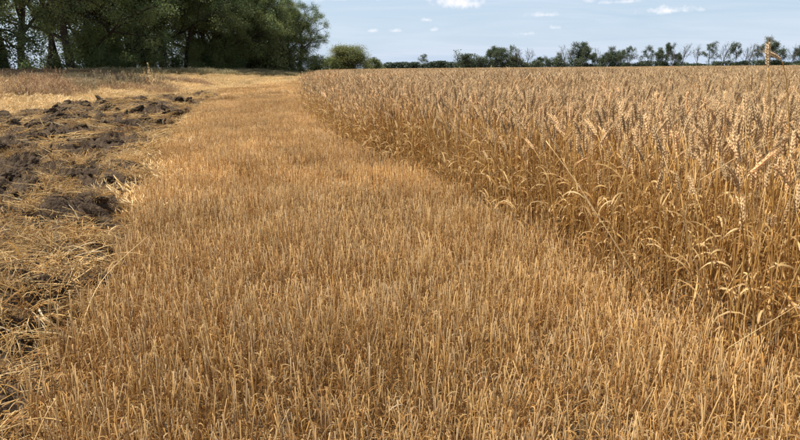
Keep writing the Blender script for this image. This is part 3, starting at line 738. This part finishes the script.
# shelterbelt on the left: kinds
big = [grow_tree(11, 15, .36, .22, 9, .75, 3, 52000, .092, .38, LT, BK, low=.03),
       grow_tree(12, 15, .42, .18, 9, .8, 3, 52000, .092, .40, DK, BK, low=.04),
       grow_tree(13, 14, .30, .25, 8, .7, 3, 44000, .092, .38, LT, BK, lean=.12, low=.10),
       grow_tree(14, 15, .38, .12, 10, .8, 3, 60000, .10, .43, DK, BK, low=.25),
       grow_tree(15, 14, .34, .10, 10, .85, 3, 60000, .10, .43, LT, BK, low=.3)]
airy = [grow_tree(16, 13, .30, .28, 7, .8, 3, 19000, .088, .40, LT, BK, lean=-.1), grow_tree(17, 13, .24, .3, 7, .7, 3, 18000, .088, .40, LT, BK, lean=.16)]
def belt_y(u): return np.interp(u, [-80, 0, 320], [33, 42, 112])
front = [(-60, big[1], 1.0, 'dense dark tree'), (-28, big[0], 1.05, 'dense dark tree'), (3, big[1], 1.0, 'thick-trunked dark tree cut by the left edge of the photo'), (22, airy[0], .95, 'airy tree with sky showing through, slim trunk'), (46, airy[1], .95, 'small airy tree with leaning trunk'),
         (72, big[0], 1.05, 'dark tree with thick forked trunk'), (90, big[3], 1.0, 'dense dark tree'), (112, big[4], 1.0, 'very dark leafy tree'), (132, big[1], 1.0, 'dark tree with straight trunk'),
         (145, big[2], 1.05, 'dark tree with slanting trunk'), (163, big[0], 1.1, 'tall tree with light green tufts'), (185, big[2], .95, 'open tree with bright gap at its foot'), (203, big[3], 1.05, 'dense dark tree'),
         (226, big[4], 1.02, 'broad dense dark tree'), (252, big[3], .93, 'broad leafy tree'), (278, big[4], .84, 'broad tree with pale green crown'), (300, big[3], .74, 'rounded tree at the right end of the dark belt')]
ordn = ['first', 'second', 'third', 'fourth', 'fifth', 'sixth', 'seventh', 'eighth', 'ninth', 'tenth', 'eleventh', 'twelfth', 'thirteenth', 'fourteenth', 'fifteenth']
for k, (u, ms, s, lab) in enumerate(front):
    yy = float(belt_y(u)); d = ray(u, HOR); xx = d[0] / d[1] * yy
    if k < 2: lab = ['dense dark tree just outside the left edge of the photo', 'dense dark tree reaching in over the left edge of the photo'][k]
    elif k not in (2, 16): lab += ', %s from left in the belt' % ordn[k - 2]
    put_tree('shelterbelt_tree', ms, (xx, yy, hgt(xx, yy)), k * 1.7, s, lab, 'trees of the near dark belt')
back = [(60, airy[0], 1.0), (105, big[4], 1.0), (150, big[3], 1.0), (195, big[4], 1.05), (215, big[1], 1.1), (238, big[3], 1.0), (264, big[4], .88), (286, big[1], .76)]
for k, (u, ms, s) in enumerate(back):
    yy = float(belt_y(u)) + 7; d = ray(u, HOR); xx = d[0] / d[1] * yy
    put_tree('back_row_tree', ms, (xx, yy, hgt(xx, yy)), k * 2.3 + 1, s, 'shaded tree in the back row of the dark belt, %s from left' % ordn[k], 'trees in the back row of the dark belt')
# green shrubs at the foot of the belt
YG = [np.array([.19, .21, .075]), np.array([.16, .185, .065]), np.array([.22, .23, .09])]
def shrub(seed, H, n, ls, sig, pal, spread=.95): return grow_tree(seed, H, .07, .02, 9, spread, 2, n, ls, sig, pal, BK, up=.2, low=.5)
sh = [shrub(21, 2.0, 2600, .09, .3, LT), shrub(22, 2.4, 3200, .09, .32, YG), shrub(23, 1.6, 2000, .09, .28, DK)]
for k, (u, dy, i, s, lab) in enumerate([(-5, -2, 2, .7, 'low dark green shrub'), (30, -2, 2, .6, 'low dark green shrub'), (56, -1, 0, .8, 'low green shrub'), (104, 1, 0, 1.2, 'dark green shrub'), (122, 1, 2, 1.3, 'dark shrub'), (176, -1, 0, .9, 'small green shrub'), (212, 1, 0, 1.5, 'green shrub'), (238, 1, 2, 1.5, 'dark shrub'), (266, -4, 1, 2.0, 'tall yellow green bush'), (288, -3, 1, 1.3, 'yellow green bush'), (316, 3, 0, 1.6, 'dark green bush')]):
    yy = float(belt_y(u)) + dy; d = ray(u, HOR); xx = d[0] / d[1] * yy
    put_tree('shrub', sh[i], (xx, yy, hgt(xx, yy)), k * 1.3, s, '%s at the foot of the dark belt, %s from left' % (lab, ordn[k]), 'shrubs at the foot of the dark belt', 'shrub')
# round bush and its neighbours beyond the field corner
rb = grow_tree(31, 5, .12, .02, 14, .8, 3, 48000, .065, .40, YG + [np.array([.19, .18, .055])], BK, up=.35, low=.2)
rb2 = grow_tree(32, 4, .12, .02, 9, 1.0, 2, 8000, .14, .4, LT, BK, low=.4)
for (u, yy, ms, s, lab) in [(348, 150, rb, (2.3, 2.0, 1.2), 'large round yellow green bush standing alone right of the dark belt'), (331, 146, rb2, .8, 'dark green bush touching the left side of the round bush'), (372, 165, rb2, .85, 'dark bush just right of the large round bush'), (380, 190, rb2, .6, 'small dark bush tapering off toward the gap in the skyline')]:
    d = ray(u, HOR); xx = d[0] / d[1] * yy; put_tree('bush', ms, (xx, yy, 0), u, s, lab, 'bushes beyond the corner of the field', 'bush')

# far belt across the field: half-dead trees, one by one
FD_HAZE = [np.array([.095, .118, .062]), np.array([.115, .138, .068]), np.array([.080, .104, .060])]  # leaf colours lightened and greyed, aerial haze painted into them
FB = np.array([.12, .11, .10])
full = [grow_tree(41 + i, 10, .18, .15, 9, .6, 3, 8500, .2, .45, FD_HAZE, FB, up=.3, low=.3) for i in range(4)]
semi = [grow_tree(51 + i, 10, .19, .2, 9, .5, 3, 3200, .19, .38, FD_HAZE, FB, bare=.5, up=.4, low=.08) for i in range(4)]
dead = [grow_tree(61 + i, 10, .22, .22, 8, .5, 3, 160, .15, .3, FD_HAZE, FB, bare=.88, up=.45) for i in range(3)]
round_ = [grow_tree(71 + i, 10, .17, .2, 9, .85, 3, 10000, .2, .5, FD_HAZE, FB, up=.2, low=.25) for i in range(2)]
YF = 280.0
far = [(468, 54, 'f', 1.1), (480, 57, 'r', 1.0), (492, 47, 'r', .9), (503, 48, 'r', .85), (512, 45, 's', .7), (513, 57, 'y', 1.2), (521, 46, 'd', 1.0), (527, 47, 'd', .9), (537, 57, 'f', 1.3), (548, 54, 'd', .9), (558, 52, 'f', .9),
       (566, 44, 'd', .7), (572, 47, 'd', .8), (578, 43, 'f', .9), (586, 45, 'f', .85), (597, 46, 'd', .7), (596, 53, 'f', 1.0), (604, 53, 'f', 1.0), (612, 46, 'f', .9), (621, 50, 'r', .8), (629, 46, 's', .9), (638, 55, 'd', .8), (648, 45, 's', .9),
       (657, 48, 'f', .9), (664, 43, 'f', .75), (672, 47, 'd', .9), (676, 53, 'r', .9), (681, 42, 'd', .9), (696, 43, 'd', .9), (708, 42, 's', 1.0), (722, 40, 'd', 1.15), (735, 42, 's', 1.0), (743, 47, 'd', .8), (749, 42, 'd', .9), (756, 44, 's', .9),
       (765, 36, 's', .7), (776, 41, 'f', 1.05), (790, 43, 'd', .9), (798, 46, 'r', .9), (812, 44, 's', 1.0), (826, 42, 'f', 1.0)]
kinds = {'f': full, 's': semi, 'd': dead, 'r': round_, 'y': [rb]}
desc = {'f': 'slender dark leafy tree', 's': 'half-dead tree with sparse leaves', 'd': 'bare dead tree', 'r': 'dark rounded tree with full crown', 'y': 'yellow green bushy tree'}
tot = {k: sum(1 for q in far if q[2] == k) for k in kinds}; cnt = dict.fromkeys(kinds, 0)
tens = lambda k: (ordn + ['sixteenth', 'seventeenth', 'eighteenth', 'nineteenth'])[k]
for k, (u, vt, kd, wd) in enumerate(far):
    yy = YF + (k * 37 % 11) - 5; d = ray(u, HOR); xx = d[0] / d[1] * yy; Ht = PD(u, vt, yy)[2]
    lst = kinds[kd]; s = Ht / (5.0 if kd == 'y' else 10.0)
    lab = '%s in the far belt across the wheat' % desc[kd] if tot[kd] == 1 else '%s in the far belt' % desc[kd]
    if tot[kd] > 1: lab += ', %s of its kind from left' % tens(cnt[kd])
    cnt[kd] += 1
    put_tree('far_tree', lst[k % len(lst)], (xx, yy, hgt(xx, yy)), k * 1.9, (s * wd * (1.15 if u < 640 else .92), s * wd * 1.0, s), lab, 'trees of the far belt across the wheat')
# low undergrowth along the far belt and the wood on the skyline
def thicket(name, pts, n, ls, pal, label, cat):
    r = np.random.default_rng(900 + n); gc = Geo()
    i = r.integers(0, len(pts), n); c = pts[i, :3].copy(); c[:, 0] += r.normal(0, 1, n) * pts[i, 3]; c[:, 1] += r.normal(0, 1, n) * pts[i, 3]; c[:, 2] += r.random(n) * pts[i, 4]
    nrm = r.normal(0, 1, (n, 3)) + np.array([0, 0, .6]); nrm /= np.linalg.norm(nrm, axis=1)[:, None]
    a = np.cross(nrm, r.normal(0, 1, (n, 3))); a /= np.linalg.norm(a, axis=1)[:, None]; b = np.cross(nrm, a); s = ls * r.uniform(.6, 1.4, n)[:, None]
    V = np.stack([c - a * s, c - b * s * .6, c + a * s, c + b * s * .6], 1).reshape(-1, 3)
    col = np.array(pal)[i % len(pal)] * r.uniform(.75, 1.25, n)[:, None]
    gc.add(V, np.arange(n * 4).reshape(-1, 4), np.concatenate([np.repeat(col, 4, 0), np.full((n * 4, 1), .25)], 1))
    return tagit(mobj(name, gc.mesh(name, M_leaf)), label, cat, kind='stuff')
xs_ = np.arange(24, 205, .9); hh = 2.6 + 2.2 * perlin(xs_ * .16, xs_ * 0, 71) + 2.2 * perlin(xs_ * .4, xs_ * 0, 72)
hh = np.where(xs_ > 95, 1.3 + (hh - 1.6) * .5, hh); hh += 1.6 * sstep((48 - xs_) / 20)
pts = np.stack([xs_, YF + rng.normal(0, 2, len(xs_)), xs_ * 0 + .1, xs_ * 0 + .8, np.clip(hh, .9, 7) * 1.35], 1)
thicket('undergrowth', pts, 52000, .26, FD_HAZE, 'continuous low dark green undergrowth at the foot of the far belt', 'undergrowth')
xs_ = np.arange(-14, 70, 1.6); hh = 5.6 + 2.0 * perlin(xs_ * .08, xs_ * 0, 73) + 1.6 * perlin(xs_ * .3, xs_ * 0, 74)
hh *= sstep((xs_ + 14) / 4) * .8 + .2
pts = np.stack([xs_, 620 + rng.normal(0, 4, len(xs_)), xs_ * 0, xs_ * 0 + 1.6, hh * 1.05], 1)
thicket('distant_wood', pts, 22000, .75, [np.array([.075, .100, .066]), np.array([.085, .112, .074])], 'low dark wood on the skyline left of the far belt', 'wood')
d = ray(424, HOR); put_tree('skyline_tree', semi[0], (d[0] / d[1] * 600, 600, 0), 0, (1.5, 1.5, 1.35), 'single thin tree rising above the low wood on the skyline', None)

# ------------------------------------------------------------------ weeds on the verge and at the wheat edge
RED = [np.array([.33, .19, .095]), np.array([.40, .25, .13]), np.array([.27, .155, .08]), np.array([.48, .33, .17])]
GRY = [np.array([.33, .26, .14]), np.array([.42, .33, .18]), np.array([.25, .205, .11])]
def weed(seed, H, spread, n, pal):
    r = np.random.default_rng(seed); gs, gh = Geo(), Geo()
    for _ in range(n):
        a = r.uniform(0, 6.28); q = spread * math.sqrt(r.random()); h = H * r.uniform(.6, 1.1); c = pal[r.integers(0, len(pal))]
        top = np.array([math.cos(a) * q * 1.2, math.sin(a) * q * 1.2, h]); b = np.array([math.cos(a) * q * .5, math.sin(a) * q * .5, -.02]); m = (b + top) / 2 + r.normal(0, .02, 3)
        tube(gs, [b, m, top], [.006, .005, .003], 3, rgba(c * .9, 0))
        for _ in range(22):
            t = r.uniform(.35, 1.05); p = b + (top - b) * t; d2 = unit(r.normal(0, 1, 3) + np.array([0, 0, .6])); L = r.uniform(.03, .14) * (1.3 - t * .6); s2, _f = frame(d2)
            cc = c * r.uniform(.75, 1.3)
            gh.add([p, p + d2 * L * .5 + s2 * .012, p + d2 * L, p + d2 * L * .5 - s2 * .012], [[0, 1, 2, 3]], rgba(cc, .2))
    return gs.mesh('weed_stem', M_straw), gh.mesh('weed_head', M_straw)  # second mesh: seed-head flecks of all stems joined together
wr = [weed(1001 + i, .75, .45, 26, RED) for i in range(3)]; wg = [weed(1010 + i, .8, .5, 30, GRY) for i in range(2)]; wp = [weed(1020, 1.25, .3, 12, DRYP)]
def put_weed(u, yy, ms, s, lab, group):
    d = ray(u, HOR); xx = d[0] / d[1] * yy; e = empty('weed', (xx, yy, float(hgt(xx, yy))), u * .7); e.scale = (s, s, s)
    mobj('stem', ms[0], e); mobj('seed_head', ms[1], e); tagit(e, lab, 'weed', group)
k = 0
for u, yy in [(4, 26), (10, 24), (16, 27), (20, 23), (24, 25), (29, 27), (33, 24), (37, 26), (41, 28), (46, 25), (50, 27), (54, 29), (58, 27), (62, 30), (14, 29), (27, 30), (40, 31), (55, 32), (68, 31), (22, 28), (35, 29), (48, 30)]:
    put_weed(u, yy, wr[k % 3], (.55, .85, .7, 1.0, .6, .9, .75)[k % 7], 'reddish brown dry weed in the patch on the verge at far left', 'reddish weeds on the verge'); k += 1
for u, yy in [(78, 29), (84, 28), (90, 29), (86, 31)]: put_weed(u, yy, wg[k % 2], .85, 'grey green dry weed in the small clump between pale grass streaks', 'grey green weeds on the verge'); k += 1
for u, yy in [(104, 31), (110, 33), (115, 31), (120, 33), (125, 32), (130, 34), (135, 33), (141, 35), (108, 35), (118, 36), (128, 37), (138, 37), (160, 38), (170, 41), (182, 44)]:
    put_weed(u, yy, wg[k % 2] if k % 3 else wr[k % 3], (.7, 1.1, .85, 1.0, .6)[k % 5], 'brownish dry weed in the tall patch below the dark trunks', 'brown weeds on the verge'); k += 1
put_weed(151, 33, wp[0], 1.0, 'tall pale dry weed sticking up above the grass beside the brown patch', None)
put_weed(178, 37, wp[0], .7, 'single thin pale dry stem standing on the verge right of the tall weed', None)
GRN = [np.array([.10, .12, .045]), np.array([.14, .15, .06])]
wq = [weed(1030, .42, .10, 7, GRN), weed(1031, .5, .1, 6, [np.array([.17, .19, .11]), np.array([.22, .24, .15])])]
for (u, v, ms, s, lab) in [(314, 111, wq[0], .8, 'small green weed at the far corner of the stubble by the wheat'), (332, 126, wq[0], .9, 'green weed with pale tips at the foot of the wheat edge'), (350, 112, wq[1], 1.7, 'grey green weed growing up inside the wheat edge')]:
    p = P(u, v, .15); e = empty('green_weed', (p[0], p[1], 0), u); e.scale = (s, s, s); mobj('stem', ms[0], e); mobj('seed_head', ms[1], e); tagit(e, lab, 'weed')

# ------------------------------------------------------------------ single stalks the photograph lets one point to
def lone(name, pts, rad, col, label, ear=None, leaf=0, seed=0):
    """a straw along 3-D points; the empty stands at its first point"""
    r = np.random.default_rng(seed); pts = np.array(pts, float); o = pts[0].copy(); t = np.linspace(0, 1, len(pts)); tt = np.linspace(0, 1, 14)
    sm = np.stack([np.interp(tt, t, pts[:, i]) for i in range(3)], 1)
    for _ in range(2): sm[1:-1] = (sm[:-2] + 2 * sm[1:-1] + sm[2:]) / 4
    sm -= o
    e = empty(name, tuple(o)); gs = Geo(); tube(gs, sm, np.linspace(rad, rad * .7, 14), 5, rgba(col, .04)); mobj('stem', gs.mesh('lone_stem', M_straw), e)
    if ear:
        ge = Geo(); build_ear(ge, r, sm[-1], unit(sm[-1] - sm[-2]) + np.array(ear[1]), ear[0], 17, (np.array([.62, .48, .30]) if name in ('tall_wheat', 'nodding_wheat') else EARC) * ear[2]); mobj('ear', ge.mesh('lone_ear', M_straw), e)
    for _ in range(leaf):
        gl = Geo(); p = sm[r.integers(3, 11)]; dry_leaf(gl, r, p, r.uniform(0, 6.28), r.uniform(.1, .2), .008, PALE); mobj('leaf', gl.mesh('lone_leaf', M_straw), e)
    return tagit(e, label, 'straw' if not ear else 'wheat')
lone('leaning_straw', [PD(650, 300, 2.50), PD(612, 238, 2.55), PD(575, 180, 2.62), PD(546, 141, 2.68)],   .0023, PALE * 1.1, 'long pale straw leaning left across the dark face of the wheat', leaf=2, seed=1)
a = P(622, 262, .02)
lone('bent_wheat', [a, PD(611, 232, a[1] - .1), PD(603, 200, a[1] - .15), PD(596, 168, a[1] - .2), PD(588, 158, a[1] - .2)], .0028, GOLD * 1.2, 'bent wheat stalk whose pale ear droops over the long leaning straw', ear=(.085, (-.5, -.1, -1.2), 1.3), leaf=1, seed=2)
a = P(747, 330, .0)
lone('bright_wheat', [(1.16, 2.14, 0), PD(746, 250, 2.06), PD(746, 195, 2.02), PD(748, 176, 2.0)], .0026, GOLD * 1.15, 'wheat stalk with one bright cream ear tilted right in front of the crop', ear=(.105, (.75, 0, -.1), 1.4), seed=3)
lone('tall_wheat', [(1.48, 2.45, 0), PD(775, 200, 2.4), PD(769, 90, 2.36), PD(768, 68, 2.36)], .0026, GOLD, 'tallest wheat stalk, its ear rising above the skyline near the right edge', ear=(.09, (-.02, 0, 0), 1.12), seed=4)
lone('nodding_wheat', [(1.52, 2.42, 0), PD(792, 200, 2.4), PD(788, 90, 2.4), PD(784, 66, 2.4), PD(781, 60, 2.4)], .0025, GOLD, 'wheat stalk with nodding ear just right of the tallest one', ear=(.07, (-.5, 0, -.1), 1.1), seed=5)
lone('slanted_straw', [PD(728, 348, 1.86), PD(765, 325, 1.88), PD(806, 300, 1.9)], .0011, PALE, 'thin pale straw slanting up to the right edge above the stubble', seed=6)
lone('slanted_straw', [PD(700, 180, 2.5), PD(745, 152, 2.5), PD(802, 128, 2.55)], .0018, PALE, 'thin bright straw lying slantwise across the ears near the right edge', seed=7)
lone('arched_straw', [P(78, 340, .12), P(84, 318, .2), P(97, 285, .28), P(118, 262, .32), P(148, 236, .27)], .0024, PALE, 'long arched pale straw marking the edge between stubble and loose straw', leaf=1, seed=8)
lone('lying_straw', [P(-4, 391, .1), P(20, 392, .12), P(44, 388, .12)], .0030, PALE, 'pale straw lying flat at the lower left edge, upper of two', seed=9)
lone('lying_straw', [P(-4, 396, .09), P(22, 397, .1), P(44, 390, .1)], .0030, PALE * .95, 'pale straw lying flat at the lower left edge, lower of two', seed=10)
lone('broad_straw', [P(38, 308, .14), P(42, 315, .14), P(47, 322, .13)], .0060, np.array([.66, .52, .32]), 'short broad whitish straw lying on dark soil at left', seed=11)
